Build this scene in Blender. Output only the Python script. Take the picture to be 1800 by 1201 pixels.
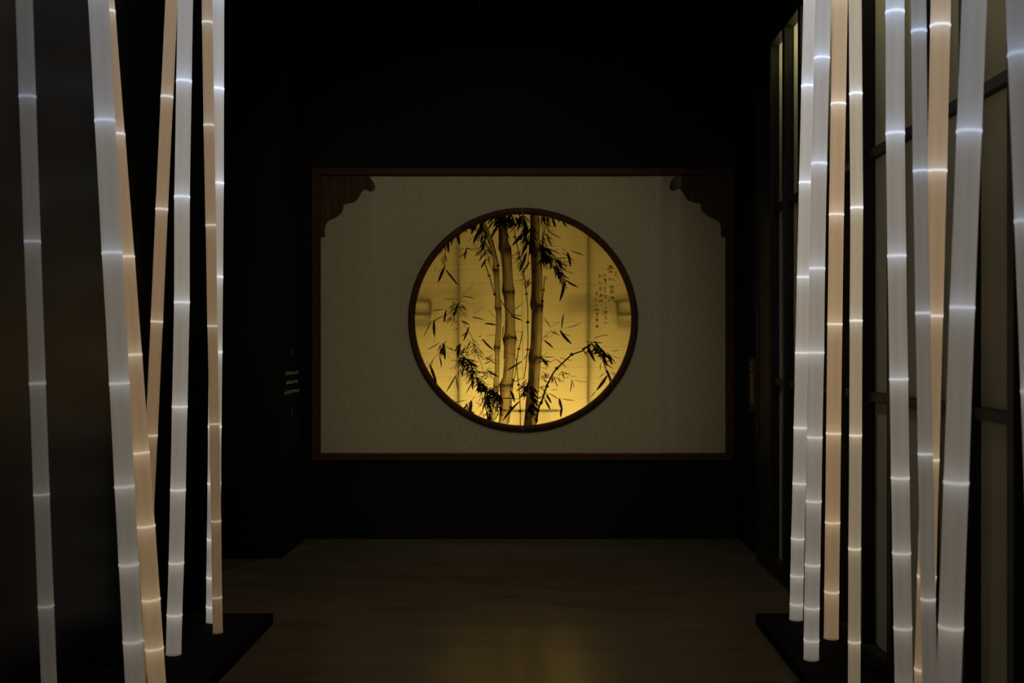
import bpy, bmesh, math, random
from mathutils import Vector, Matrix

# ------------------------------------------------------------------ camera / world / exposure
for o in list(bpy.data.objects):
    bpy.data.objects.remove(o)
SC = bpy.context.scene
COL = SC.collection
F, CX, CY, EYE = 2000.0, 945.0, 605.0, 1.5      # focal length in px of an 1800x1201 frame, principal point, eye height
cam_data = bpy.data.cameras.new('camera')
cam_data.sensor_width = 36.0
cam_data.lens = 36.0 * F / 1800.0
cam_data.shift_x = -(CX - 900.0) / 1800.0
cam_data.shift_y = (CY - 600.5) / 1800.0
cam_data.clip_start = 0.05
cam_data.clip_end = 60
cam_data.dof.use_dof = True
cam_data.dof.focus_distance = 6.6
cam_data.dof.aperture_fstop = 3.5
cam = bpy.data.objects.new('camera', cam_data)
cam.location = (0, 0, EYE)
cam.rotation_euler = (math.pi / 2, 0, 0)
COL.objects.link(cam)
SC.camera = cam

world = bpy.data.worlds.new('dark_hall')
world.use_nodes = True
world.node_tree.nodes['Background'].inputs[0].default_value = (0.0, 0.0, 0.0, 1)
world.node_tree.nodes['Background'].inputs[1].default_value = 0.0
SC.world = world
SC.view_settings.view_transform = 'Standard'
SC.view_settings.look = 'None'
SC.view_settings.exposure = 0.0
SC.view_settings.gamma = 1.0
SC.view_settings.use_curve_mapping = False
SC.cycles.max_bounces = 6
SC.cycles.diffuse_bounces = 2
SC.cycles.glossy_bounces = 2
SC.cycles.transparent_max_bounces = 48
SC.cycles.adaptive_threshold = 0.015
SC.cycles.sample_clamp_indirect = 3.0

SPOT_POWER = 95.0          # added unseen ceiling spots washing the display wall
TUBE_LOW, TUBE_MID = 24.5, 1.5   # fluorescent tubes behind the round painting
PANEL_LAMP = 42.0          # strip lamps behind the frosted panels of the right wall
CORE_GAIN = 1.72           # light cores inside the bamboo tubes
DISC_GAIN = 2.3           # bright discs at the bamboo nodes

# main dimensions (metres; x to the right, y into the room)
DB = 8.75                  # face of the back wall
CEIL = 4.4
XL_RET, XR_RET = -1.79, 1.555
D_LRET, D_RRET = 7.96, 7.92
XP, XPAN = 1.52, 1.58      # post faces / panel faces of the right wall
XLW, D_LWALL = -2.0, 6.15
PLH = 0.06                 # plinth height


def P(px, py, d):
    return Vector(((px - CX) / F * d, d, EYE - (py - CY) / F * d))


# ------------------------------------------------------------------ helpers
def tag(o, label=None, cat=None, group=None, kind=None):
    if label: o['label'] = label
    if cat: o['category'] = cat
    if group: o['group'] = group
    if kind: o['kind'] = kind
    return o


def link(name, mesh, mat=None, parent=None):
    o = bpy.data.objects.new(name, mesh)
    COL.objects.link(o)
    if mat is not None and mesh is not None and not mesh.materials:
        mesh.materials.append(mat)
    if parent is not None:
        o.parent = parent
    return o


def empty(name, loc=(0, 0, 0)):
    o = bpy.data.objects.new(name, None)
    o.empty_display_size = 0.1
    o.location = loc
    COL.objects.link(o)
    return o


def bm_box(bm, x0, x1, y0, y1, z0, z1, bevel=0.0):
    vs = [bm.verts.new((x, y, z)) for z in (z0, z1) for y in (y0, y1) for x in (x0, x1)]
    q = [(0, 2, 3, 1), (4, 5, 7, 6), (0, 1, 5, 4), (2, 6, 7, 3), (0, 4, 6, 2), (1, 3, 7, 5)]
    fs = [bm.faces.new([vs[i] for i in f]) for f in q]
    if bevel > 0:
        es = list({e for f in fs for e in f.edges})
        bmesh.ops.bevel(bm, geom=es, offset=bevel, segments=2, affect='EDGES', profile=0.5)


def mesh_of(name, bm, smooth=False):
    bmesh.ops.recalc_face_normals(bm, faces=bm.faces[:])
    me = bpy.data.meshes.new(name)
    bm.to_mesh(me)
    bm.free()
    if smooth:
        for p in me.polygons:
            p.use_smooth = True
    return me


def box(name, dims, mat, parent=None, bevel=0.0, off=(0, 0, 0)):
    """dims in world coordinates; off = parent location"""
    bm = bmesh.new()
    x0, x1, y0, y1, z0, z1 = dims
    bm_box(bm, x0 - off[0], x1 - off[0], y0 - off[1], y1 - off[1], z0 - off[2], z1 - off[2], bevel)
    return link(name, mesh_of(name, bm), mat, parent)


def struct(o):
    o['kind'] = 'structure'
    return o


# ------------------------------------------------------------------ materials
def new_mat(name):
    m = bpy.data.materials.new(name)
    m.use_nodes = True
    nt = m.node_tree
    nt.nodes.clear()
    out = nt.nodes.new('ShaderNodeOutputMaterial')
    return m, nt, out


def noise_color(nt, c1, c2, scale=(1, 1, 1), nscale=5.0, detail=4.0, lo=0.35, hi=0.65, coords='Object'):
    tc = nt.nodes.new('ShaderNodeTexCoord')
    mp = nt.nodes.new('ShaderNodeMapping')
    mp.inputs['Scale'].default_value = scale
    nz = nt.nodes.new('ShaderNodeTexNoise')
    nz.inputs['Scale'].default_value = nscale
    nz.inputs['Detail'].default_value = detail
    rp = nt.nodes.new('ShaderNodeValToRGB')
    rp.color_ramp.elements[0].position = lo
    rp.color_ramp.elements[1].position = hi
    rp.color_ramp.elements[0].color = (*c1, 1)
    rp.color_ramp.elements[1].color = (*c2, 1)
    nt.links.new(tc.outputs[coords], mp.inputs[0])
    nt.links.new(mp.outputs[0], nz.inputs['Vector'])
    nt.links.new(nz.outputs['Fac'], rp.inputs[0])
    return rp.outputs[0], nz.outputs['Fac']


def principled(name, c1, c2, rough=0.6, spec=0.3, scale=(1, 1, 1), nscale=5.0, bump=0.0, rough2=None, detail=4.0, lo=0.35, hi=0.65):
    m, nt, out = new_mat(name)
    b = nt.nodes.new('ShaderNodeBsdfPrincipled')
    col, fac = noise_color(nt, c1, c2, scale, nscale, detail, lo, hi)
    nt.links.new(col, b.inputs['Base Color'])
    b.inputs['Specular IOR Level'].default_value = spec
    b.inputs['Roughness'].default_value = rough
    if rough2 is not None:
        mr = nt.nodes.new('ShaderNodeMapRange')
        mr.inputs[1].default_value = 0.3
        mr.inputs[2].default_value = 0.7
        mr.inputs[3].default_value = rough
        mr.inputs[4].default_value = rough2
        nt.links.new(fac, mr.inputs[0])
        nt.links.new(mr.outputs[0], b.inputs['Roughness'])
    if bump > 0:
        bp = nt.nodes.new('ShaderNodeBump')
        bp.inputs['Strength'].default_value = bump
        bp.inputs['Distance'].default_value = 0.01
        nt.links.new(fac, bp.inputs['Height'])
        nt.links.new(bp.outputs[0], b.inputs['Normal'])
    nt.links.new(b.outputs[0], out.inputs[0])
    return m


def emitter(name, color, strength):
    m, nt, out = new_mat(name)
    e = nt.nodes.new('ShaderNodeEmission')
    e.inputs[0].default_value = (*color, 1)
    e.inputs[1].default_value = strength
    nt.links.new(e.outputs[0], out.inputs[0])
    return m


def lamp_by_object_color(name, gain):
    m, nt, out = new_mat(name)
    e = nt.nodes.new('ShaderNodeEmission')
    oi = nt.nodes.new('ShaderNodeObjectInfo')
    nt.links.new(oi.outputs['Color'], e.inputs[0])
    e.inputs[1].default_value = gain
    nt.links.new(e.outputs[0], out.inputs[0])
    return m


def frosted(name, c1, c2, trans=0.7, scale=(1, 1, 1), nscale=6.0, gloss=0.04, rough=0.35, detail=4.0, lo=0.3, hi=0.7):
    """thin light-diffusing sheet: light passes through (translucent) and is scattered back (diffuse)"""
    m, nt, out = new_mat(name)
    col, fac = noise_color(nt, c1, c2, scale, nscale, detail, lo, hi)
    tr = nt.nodes.new('ShaderNodeBsdfTranslucent')
    df = nt.nodes.new('ShaderNodeBsdfDiffuse')
    nt.links.new(col, tr.inputs[0])
    nt.links.new(col, df.inputs[0])
    mx = nt.nodes.new('ShaderNodeMixShader')
    mx.inputs[0].default_value = trans
    nt.links.new(df.outputs[0], mx.inputs[1])
    nt.links.new(tr.outputs[0], mx.inputs[2])
    if gloss > 0:
        gl = nt.nodes.new('ShaderNodeBsdfGlossy')
        gl.inputs['Roughness'].default_value = rough
        m2 = nt.nodes.new('ShaderNodeMixShader')
        m2.inputs[0].default_value = gloss
        nt.links.new(mx.outputs[0], m2.inputs[1])
        nt.links.new(gl.outputs[0], m2.inputs[2])
        mx = m2
    nt.links.new(mx.outputs[0], out.inputs[0])
    return m


def ink(name, c1, c2, opaque, scale=(1, 1, 1), nscale=40.0):
    """ink wash on paper: filters the light coming through, plus a little matt body"""
    m, nt, out = new_mat(name)
    col, fac = noise_color(nt, c1, c2, scale, nscale, 3.0)
    tp = nt.nodes.new('ShaderNodeBsdfTransparent')
    nt.links.new(col, tp.inputs[0])
    df = nt.nodes.new('ShaderNodeBsdfDiffuse')
    df.inputs[0].default_value = (0.012, 0.010, 0.008, 1)
    mx = nt.nodes.new('ShaderNodeMixShader')
    mx.inputs[0].default_value = opaque
    nt.links.new(tp.outputs[0], mx.inputs[1])
    nt.links.new(df.outputs[0], mx.inputs[2])
    nt.links.new(mx.outputs[0], out.inputs[0])
    return m


M = {}
M['black_wall'] = principled('black_wall_paint', (0.006, 0.006, 0.0045), (0.009, 0.0085, 0.0065), rough=0.8, spec=0.1, nscale=1.5)
M['satin_black'] = principled('satin_black_panel', (0.0040, 0.0032, 0.0024), (0.0065, 0.0052, 0.004), rough=0.32, spec=0.14, nscale=2.0)
M['post_black'] = principled('post_black_wood', (0.012, 0.011, 0.008), (0.020, 0.018, 0.013), rough=0.55, spec=0.3, scale=(8, 8, 0.6), nscale=6)
M['plinth'] = principled('plinth_black', (0.005, 0.005, 0.0045), (0.007, 0.0066, 0.0058), rough=0.8, spec=0.04, nscale=8)
M['floor'] = principled('polished_floor', (0.098, 0.074, 0.044), (0.122, 0.092, 0.056), rough=0.20, rough2=0.27, spec=0.11,
                        scale=(0.7, 2.6, 1), nscale=1.6, detail=6)
M['ceiling'] = principled('ceiling_black', (0.008, 0.008, 0.007), (0.014, 0.013, 0.012), rough=0.9, spec=0.05, nscale=2)
M['pipe'] = principled('pipe_dark', (0.03, 0.03, 0.028), (0.05, 0.05, 0.045), rough=0.5, spec=0.4, nscale=3)
M['frame_wood'] = principled('frame_redwood', (0.052, 0.021, 0.008), (0.078, 0.033, 0.013), rough=0.6, spec=0.1, scale=(6, 6, 1.2), nscale=7)
M['bracket_wood'] = principled('bracket_wood', (0.060, 0.028, 0.009), (0.110, 0.056, 0.020), rough=0.65, spec=0.08, scale=(14, 3, 1.4), nscale=3.2)
M['ring_wood'] = principled('ring_wood', (0.055, 0.020, 0.008), (0.085, 0.033, 0.013), rough=0.55, spec=0.12, scale=(4, 4, 4), nscale=5)
M['cloth'] = principled('beige_wall_cloth', (0.46, 0.385, 0.235), (0.52, 0.44, 0.275), rough=0.9, spec=0.05, scale=(14, 1, 3.0), nscale=5.0, detail=10, bump=0.05)
M['white_box'] = principled('light_box_white', (0.75, 0.73, 0.68), (0.8, 0.78, 0.74), rough=0.9, spec=0.05, nscale=3)
M['lattice'] = principled('lattice_wood', (0.05, 0.03, 0.018), (0.08, 0.05, 0.03), rough=0.6, spec=0.2, nscale=8)
M['paper'] = frosted('gold_paper', (0.53, 0.372, 0.095), (0.72, 0.53, 0.165), trans=0.86, scale=(1, 1, 1), nscale=120, gloss=0, detail=5, lo=0.3, hi=0.7)
M['tube_lamp'] = emitter('warm_tube_light', (1.0, 0.86, 0.55), TUBE_LOW)
M['tube_lamp_mid'] = emitter('warm_tube_light_dim', (1.0, 0.86, 0.55), TUBE_MID)
M['panel'] = frosted('frosted_panel', (0.66, 0.64, 0.50), (0.71, 0.69, 0.55), trans=0.55, scale=(1, 1, 0.2), nscale=5, gloss=0.03, rough=0.4)
M['panel_lamp'] = emitter('panel_strip_light', (1.0, 0.93, 0.68), PANEL_LAMP)
M['core'] = lamp_by_object_color('bamboo_light_core', CORE_GAIN)
M['disc'] = lamp_by_object_color('bamboo_node_light', DISC_GAIN)
M['disc_face'] = lamp_by_object_color('bamboo_node_light_face', DISC_GAIN * 0.48)
M['shell_white'] = frosted('frosted_tube_white', (0.79, 0.775, 0.75), (0.83, 0.815, 0.79), trans=0.72, scale=(7, 7, 0.5), nscale=3, gloss=0.02, rough=0.3, lo=0.2, hi=0.8)
M['shell_cream'] = frosted('frosted_tube_cream', (0.82, 0.735, 0.575), (0.86, 0.775, 0.615), trans=0.72, scale=(7, 7, 0.5), nscale=3, gloss=0.02, rough=0.3, lo=0.2, hi=0.8)
M['shell_tan'] = frosted('frosted_tube_tan', (0.82, 0.635, 0.425), (0.86, 0.675, 0.46), trans=0.72, scale=(7, 7, 0.5), nscale=3, gloss=0.02, rough=0.3, lo=0.2, hi=0.8)
M['ink_black'] = ink('ink_black', (0.03, 0.025, 0.02), (0.10, 0.085, 0.06), 0.65)
M['ink_dark'] = ink('ink_dark', (0.10, 0.085, 0.06), (0.28, 0.25, 0.20), 0.28)
M['ink_mid'] = ink('ink_mid', (0.26, 0.23, 0.19), (0.48, 0.44, 0.38), 0.08, scale=(3, 1, 0.7), nscale=22)
M['ink_pale'] = ink('ink_pale', (0.45, 0.41, 0.35), (0.66, 0.61, 0.54), 0.02, scale=(3, 1, 0.7), nscale=22)
M['seam'] = ink('paper_overlap', (0.62, 0.58, 0.5), (0.78, 0.75, 0.7), 0.0)
M['seal_red'] = ink('seal_red', (0.62, 0.10, 0.07), (0.75, 0.16, 0.10), 0.0)
M['seal_faint'] = ink('seal_faint', (0.72, 0.42, 0.30), (0.82, 0.55, 0.42), 0.0)
M['sign_red'] = principled('sign_red_brown', (0.13, 0.030, 0.012), (0.17, 0.042, 0.018), rough=0.6, spec=0.2, nscale=10)
M['sign_text'] = principled('sign_pale_print', (0.42, 0.30, 0.14), (0.5, 0.37, 0.18), rough=0.7, spec=0.1, nscale=10)
M['wall_text'] = principled('wall_pale_lettering', (0.55, 0.48, 0.30), (0.62, 0.55, 0.36), rough=0.8, spec=0.1, nscale=10)
M['wall_mark'] = principled('wall_brown_mark', (0.26, 0.15, 0.07), (0.32, 0.19, 0.09), rough=0.8, spec=0.1, nscale=10)
M['strip'] = principled('floor_joint_metal', (0.16, 0.13, 0.10), (0.22, 0.18, 0.14), rough=0.5, spec=0.3, nscale=10)

m, nt, out = new_mat('clear_glass')
tp = nt.nodes.new('ShaderNodeBsdfTransparent'); tp.inputs[0].default_value = (0.97, 0.98, 0.97, 1)
gl = nt.nodes.new('ShaderNodeBsdfGlossy'); gl.inputs['Roughness'].default_value = 0.02
fr = nt.nodes.new('ShaderNodeFresnel'); fr.inputs[0].default_value = 1.18
mx = nt.nodes.new('ShaderNodeMixShader')
nt.links.new(fr.outputs[0], mx.inputs[0]); nt.links.new(tp.outputs[0], mx.inputs[1]); nt.links.new(gl.outputs[0], mx.inputs[2])
nt.links.new(mx.outputs[0], out.inputs[0])
M['glass'] = m

# ------------------------------------------------------------------ the room
floor = struct(box('floor', (-3.2, 2.4, -1.5, DB + 0.2, -0.1, 0.0), M['floor']))
struct(box('ceiling', (-3.2, 2.4, -1.5, DB + 1.5, CEIL, CEIL + 0.1), M['ceiling']))
# floor joint running obliquely on the left
a, b = P(391, 1010, EYE * F / (1010 - CY)), P(567, 954, EYE * F / (954 - CY))
dirv = (b - a).normalized()
nrm = Vector((-dirv.y, dirv.x, 0)) * 0.004
bm = bmesh.new()
q = [a - dirv * 0.5 - nrm, b + dirv * 0.05 - nrm, b + dirv * 0.05 + nrm, a - dirv * 0.5 + nrm]
lo = [bm.verts.new((v.x, v.y, 0.0)) for v in q]
hi = [bm.verts.new((v.x, v.y, 0.0015)) for v in q]
bm.faces.new(hi)
for i in range(4):
    bm.faces.new((lo[i], lo[(i + 1) % 4], hi[(i + 1) % 4], hi[i]))
struct(link('trim_1', mesh_of('floor_joint', bm), M['strip']))

# frame extents on the back wall (metres)
fo0, fo1 = P(549, 809, DB), P(1290, 296, DB)      # outer
fi0, fi1 = P(563, 797, DB), P(1276, 308, DB)      # inner
WT = 3.96
bm = bmesh.new()
bm_box(bm, XL_RET, fi0.x, DB, DB + 0.15, 0, WT)
bm_box(bm, fi1.x, XR_RET, DB, DB + 0.15, 0, WT)
bm_box(bm, fi0.x, fi1.x, DB, DB + 0.15, 0, fi0.z)
bm_box(bm, fi0.x, fi1.x, DB, DB + 0.15, fi1.z, WT)
struct(link('wall_back', mesh_of('wall_back', bm), M['black_wall']))
bm = bmesh.new()
bm_box(bm, -3.1, XL_RET, D_LRET, DB + 0.15, 0, WT + 0.02)
struct(link('wall_far_left', mesh_of('wall_far_left', bm), M['black_wall']))
bm = bmesh.new()
bm_box(bm, XR_RET, 2.2, D_RRET, DB + 0.15, 0, WT + 0.02)
struct(link('wall_far_right', mesh_of('wall_far_right', bm), M['black_wall']))
bm = bmesh.new()
bm_box(bm, XLW - 0.12, XLW, -1.0, D_LWALL + 0.12, 0, CEIL)
bm_box(bm, XLW, -1.745, D_LWALL, D_LWALL + 0.12, 0, CEIL)
struct(link('wall_left', mesh_of('wall_left', bm), M['satin_black']))
struct(box('wall_alcove', (-3.2, -3.1, D_LWALL + 0.1, DB + 0.15, 0, CEIL), M['black_wall']))

# right wall: black posts, crossbars and frosted panels with strip lamps behind
Z_PB, Z_PT = 0.10, 3.456
bm = bmesh.new()
bm_box(bm, XP, 2.0, -0.9, D_RRET, Z_PT, CEIL)           # header
bm_box(bm, XP, 2.0, -0.9, D_RRET, 0, Z_PB)              # sill
bm_box(bm, 1.95, 2.0, -0.9, D_RRET, Z_PB, Z_PT)         # back of the cavity
wr = struct(link('wall_right', mesh_of('wall_right', bm), M['post_black']))
post_w, pitch = 0.06, 0.4233
pd = [7.0467 + pitch * 2 - 0.03 - pitch * k for k in range(0, 21)]
pd[0] = 7.86
bm = bmesh.new()
bm_box(bm, XP, XPAN + 0.03, 0, post_w, Z_PB, Z_PT, 0.004)
post_me = mesh_of('post', bm)
post_me.materials.append(M['post_black'])
bm = bmesh.new()
bm_box(bm, XPAN, XPAN + 0.012, post_w, pitch, Z_PB, Z_PT)
panel_me = mesh_of('panel', bm)
panel_me.materials.append(M['panel'])
bm = bmesh.new()
bm_box(bm, XP + 0.025, XPAN, post_w, pitch, -0.022, 0.022, 0.003)
bar_me = mesh_of('crossbar', bm)
bar_me.materials.append(M['post_black'])
bm = bmesh.new()
bm_box(bm, 1.70, 1.73, 0.02, pitch - 0.02, 3.36, 3.42)
strip_me = mesh_of('strip_lamp', bm)
strip_me.materials.append(M['panel_lamp'])
for k, d in enumerate(pd):
    if d < -0.9:
        break
    o = link('post', post_me, None, wr); o.location = (0, d, 0)
    if k == 1:
        box('closing_board', (XP + 0.01, XPAN + 0.02, d + post_w, 7.90, Z_PB, Z_PT), M['post_black'], wr)
    if k > 1:
        o = link('panel', panel_me, None, wr); o.location = (0, d, 0)
        for z in (2.385, 1.255):
            o = link('crossbar', bar_me, None, wr); o.location = (0, d, z)
        o = link('strip_lamp', strip_me, None, wr); o.location = (0, d, 0)

# pipes under the ceiling above the back wall
def tube_between(name, p0, p1, r, mat, parent=None, seg=12):
    v = p1 - p0
    bm = bmesh.new()
    bmesh.ops.create_cone(bm, cap_ends=True, segments=seg, radius1=r, radius2=r, depth=v.length)
    me = mesh_of(name, bm, True)
    o = link(name, me, mat, parent)
    o.matrix_world = Matrix.Translation((p0 + p1) / 2) @ v.to_track_quat('Z', 'Y').to_matrix().to_4x4()
    return o

tag(tube_between('ceiling_pipe', P(930, 27, DB + 0.7), P(1420, -6, DB + 0.3), 0.03, M['pipe']),
    'thin dark pipe slanting under the ceiling above the back wall', 'pipe')
tag(tube_between('hanger_rod', P(843, 46, DB + 0.6), P(843, -60, DB + 0.6), 0.016, M['pipe']),
    'short dark vertical hanger rod below the ceiling above the painting', 'rod')

# ------------------------------------------------------------------ plinths
def plinth(x0, x1, label):
    o = box('plinth', (x0, x1, -0.8, 6.09, 0.0, PLH), M['plinth'], bevel=0.004)
    tag(o, label, 'plinth', 'low plinths under the glowing bamboo')
plinth(XLW + 0.002, -1.415, 'low flat black plinth under the glowing bamboo by the left wall')
plinth(1.165, XP - 0.002, 'low flat black plinth under the glowing bamboo by the panelled wall')

# ------------------------------------------------------------------ framed round-window display
YD = DB
disp = empty('framed_display', ((fo0.x + fo1.x) / 2, DB, fo0.z))
tag(disp, 'large wood framed display with backlit round ink bamboo painting on the back wall', 'display')
OFF = tuple(disp.location)
def dbox(name, dims, mat, parent=disp, bevel=0.0):
    return box(name, dims, mat, parent, bevel, OFF)
ff = DB - 0.020
dbox('frame_rail', (fo0.x, fo1.x, ff, DB + 0.02, fi1.z, fo1.z), M['frame_wood'], bevel=0.005)
dbox('frame_rail', (fo0.x, fo1.x, ff, DB + 0.02, fo0.z, fi0.z), M['frame_wood'], bevel=0.005)
dbox('frame_stile', (fo0.x, fi0.x, ff, DB + 0.02, fi0.z, fi1.z), M['frame_wood'], bevel=0.005)
dbox('frame_stile', (fi1.x, fo1.x, ff, DB + 0.02, fi0.z, fi1.z), M['frame_wood'], bevel=0.005)

# circle
DC = DB + 0.02                       # front of the cloth panel
S = DB / F                           # metres per px on the back wall
cc = P(919.3, 562.2, DB)
RXo, RYo, RXi, RYi = 202 * S, 197 * S, 191 * S, 186.5 * S
NS = 128

def ell(rx, ry, i, n=NS):
    a = 2 * math.pi * i / n
    return cc.x + rx * math.cos(a), cc.z + ry * math.sin(a)

# cloth panel with round hole: connect hole to rectangle border
bm = bmesh.new()
def rect_pt(i, n=NS):
    a = 2 * math.pi * i / n
    c, s = math.cos(a), math.sin(a)
    tx = ((fi1.x - cc.x) if c > 0 else (fi0.x - cc.x)) / c if abs(c) > 1e-9 else 1e9
    tz = ((fi1.z - cc.z) if s > 0 else (fi0.z - cc.z)) / s if abs(s) > 1e-9 else 1e9
    t = min(tx, tz)
    return cc.x + c * t, cc.z + s * t
angs = [2 * math.pi * i / NS for i in range(NS)]
for (x, z) in ((fi0.x, fi0.z), (fi1.x, fi0.z), (fi0.x, fi1.z), (fi1.x, fi1.z)):
    angs.append(math.atan2(z - cc.z, x - cc.x) % (2 * math.pi))
angs = sorted(set(round(x, 9) for x in angs))
inn, outr, innb = [], [], []
for a in angs:
    i = a * NS / (2 * math.pi)
    x, z = ell(RXi + 0.01, RYi + 0.01, i); inn.append(bm.verts.new((x - OFF[0], DC - OFF[1], z - OFF[2])))
    innb.append(bm.verts.new((x - OFF[0], DC + 0.012 - OFF[1], z - OFF[2])))
    x, z = rect_pt(i); outr.append(bm.verts.new((x - OFF[0], DC - OFF[1], z - OFF[2])))
n = len(angs)
for i in range(n):
    j = (i + 1) % n
    bm.faces.new((inn[i], inn[j], outr[j], outr[i]))
    bm.faces.new((inn[i], innb[i], innb[j], inn[j]))
cloth = link('cloth_panel', mesh_of('cloth_panel', bm), M['cloth'], disp)
cloth['label'] = 'plain beige cloth panel around the round opening'

# round wooden ring
bm = bmesh.new()
prof = [(0, DC), (0, DC - 0.022), (0.25, DC - 0.030), (0.8, DC - 0.030), (1, DC - 0.022), (1, DC + 0.035)]
rows = []
for i in range(NS):
    row = []
    for t, y in prof:
        x, z = ell(RXo + (RXi - RXo) * t, RYo + (RYi - RYo) * t, i)
        row.append(bm.verts.new((x - OFF[0], y - OFF[1], z - OFF[2])))
    rows.append(row)
for i in range(NS):
    j = (i + 1) % NS
    for k in range(len(prof) - 1):
        bm.faces.new((rows[i][k], rows[i][k + 1], rows[j][k + 1], rows[j][k]))
link('round_frame', mesh_of('round_frame', bm, True), M['ring_wood'], disp)['label'] = 'dark reddish wooden ring'

# carved corner brackets
BL = [(880, 285), (920, 340), (955, 385), (970, 425), (968, 455), (955, 480), (930, 493), (905, 497), (880, 491), (862, 476), (840, 468),
      (820, 475), (800, 490), (780, 515), (765, 545), (750, 575), (735, 600), (720, 619), (705, 630), (675, 640), (640, 648), (600, 656),
      (565, 660), (553, 668), (549, 690), (546, 720), (537, 748), (522, 775), (500, 800), (472, 824), (440, 843), (400, 861), (362, 878),
      (340, 896), (323, 922), (311, 950), (304, 985), (302, 1015), (303, 1042), (308, 1065), (305, 1083), (293, 1096), (270, 1102), (247, 1096)]
BR = [(290, 285), (262, 312), (230, 350), (213, 385), (203, 430), (204, 458), (220, 478), (250, 489), (275, 487), (297, 474), (325, 463), (345, 470),
      (365, 487), (385, 517), (405, 553), (430, 592), (455, 617), (500, 632), (560, 646), (597, 650), (612, 660), (618, 700), (632, 742), (655, 778),
      (700, 815), (750, 844), (800, 864), (840, 884), (862, 905), (877, 940), (885, 985), (885, 1030), (883, 1065), (890, 1085), (910, 1098), (945, 1100)]
def bracket(pts, ox, corner_x):
    px = [(ox + x / 7.506, 270 + y / 7.506) for x, y in pts]
    poly = [(P(x, y, DB).x, P(x, y, DB).z) for x, y in px]
    cx = P(corner_x, 0, DB).x
    poly = [(cx, fi1.z + 0.002)] + [(poly[0][0], fi1.z + 0.002)] + poly[1:-1] + [(cx, poly[-1][1])]
    bm = bmesh.new()
    fr_ = [bm.verts.new((x - OFF[0], DC - 0.009 - OFF[1], z - OFF[2])) for x, z in poly]
    bk = [bm.verts.new((x - OFF[0], DC - 0.001 - OFF[1], z - OFF[2])) for x, z in poly]
    bm.faces.new(fr_)
    bm.faces.new(list(reversed(bk)))
    m_ = len(poly)
    for i in range(m_):
        j = (i + 1) % m_
        bm.faces.new((fr_[i], bk[i], bk[j], fr_[j]))
    bm.normal_update()
    bmesh.ops.triangulate(bm, faces=[f for f in bm.faces if len(f.verts) > 4], ngon_method='EAR_CLIP')
    o = link('corner_bracket', mesh_of('corner_bracket', bm), M['bracket_wood'], disp)
    o['label'] = 'carved scalloped brown wooden corner bracket'
bracket(BL, 530, 563)
bracket(BR, 1150, 1276)

# light box behind: open white box, tube lamps and lattice
lb0, lb1 = DC + 0.05, DC + 0.60
bm = bmesh.new()
bx0, bx1, bz0, bz1 = cc.x - RXi - 0.08, cc.x + RXi + 0.08, cc.z - RYi - 0.08, cc.z + RYi + 0.08
t_ = 0.02
for dims in ((bx0 - t_, bx1 + t_, lb1, lb1 + t_, bz0 - t_, bz1 + t_), (bx0 - t_, bx0, DC + 0.015, lb1, bz0, bz1), (bx1, bx1 + t_, DC + 0.015, lb1, bz0, bz1),
             (bx0 - t_, bx1 + t_, DC + 0.015, lb1, bz0 - t_, bz0), (bx0 - t_, bx1 + t_, DC + 0.015, lb1, bz1, bz1 + t_)):
    x0, x1, y0, y1, z0, z1 = dims
    bm_box(bm, x0 - OFF[0], x1 - OFF[0], y0 - OFF[1], y1 - OFF[1], z0 - OFF[2], z1 - OFF[2])
lbox = link('light_box', mesh_of('light_box', bm), M['white_box'], disp)
def tube_lamp(zpx, x0px, x1px, y, mat, r=0.018):
    p0, p1 = P(x0px, zpx, DB), P(x1px, zpx, DB)
    bm = bmesh.new()
    bmesh.ops.create_cone(bm, cap_ends=True, segments=8, radius1=r, radius2=r, depth=p1.x - p0.x)
    bmesh.ops.rotate(bm, verts=bm.verts[:], cent=(0, 0, 0), matrix=Matrix.Rotation(math.pi / 2, 3, 'Y'))
    bmesh.ops.translate(bm, verts=bm.verts[:], vec=((p0.x + p1.x) / 2 - OFF[0], y - OFF[1], p0.z - OFF[2]))
    link('lamp_tube', mesh_of('lamp_tube', bm, True), mat, lbox)
tube_lamp(738, 740, 1100, DC + 0.42, M['tube_lamp'])
tube_lamp(600, 740, 1100, DC + 0.50, M['tube_lamp_mid'])
tube_lamp(455, 740, 1100, DC + 0.50, M['tube_lamp_mid'])

# paper sheet
DPP = DC + 0.030
bm = bmesh.new()
vs = []
for i in range(NS):
    x, z = ell(RXi + 0.004, RYi + 0.004, i)
    vs.append(bm.verts.new((x - OFF[0], DPP - OFF[1], z - OFF[2])))
bm.faces.new(vs)
paper = link('paper_sheet', mesh_of('paper_sheet', bm), M['paper'], disp)
paper['label'] = 'golden backlit round paper with ink bamboo'

# lattice bars close behind the paper
GAP = 0.004
def bar(x0, y0, x1, y1, gap=GAP, th=0.02):
    a, b = P(x0, y1, DPP), P(x1, y0, DPP)
    dbox('lattice_bar', (a.x, b.x, DPP + gap, DPP + gap + th, a.z, b.z), M['lattice'], lbox)
for xb in (806.0, 1034.0):
    bar(xb - 1.9, 372, xb + 1.9, 752, gap=0.009)
for (xa, xb, xe) in ((726, 757, 1), (1085, 1112, -1)):
    bar(xa, 528.3, xb, 531.3)
    bar(xa, 552.0, xb, 555.0)
    bar(xa, 576.4, xb, 578.2, gap=0.012)
    xv = xb if xe == 1 else xa
    bar(xv - 1.6, 528.3, xv + 1.6, 555)
    bar(xv - 1.4, 555, xv + 1.4, 578.2, gap=0.012)
bar(990, 541, 1085, 552, gap=0.035, th=0.008)
bar(760, 541, 850, 551, gap=0.05, th=0.008)
bar(893, 722, 985, 725.5, gap=0.03)
bar(955, 722, 958, 752, gap=0.03)
bar(912, 722, 915, 752, gap=0.03)
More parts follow.
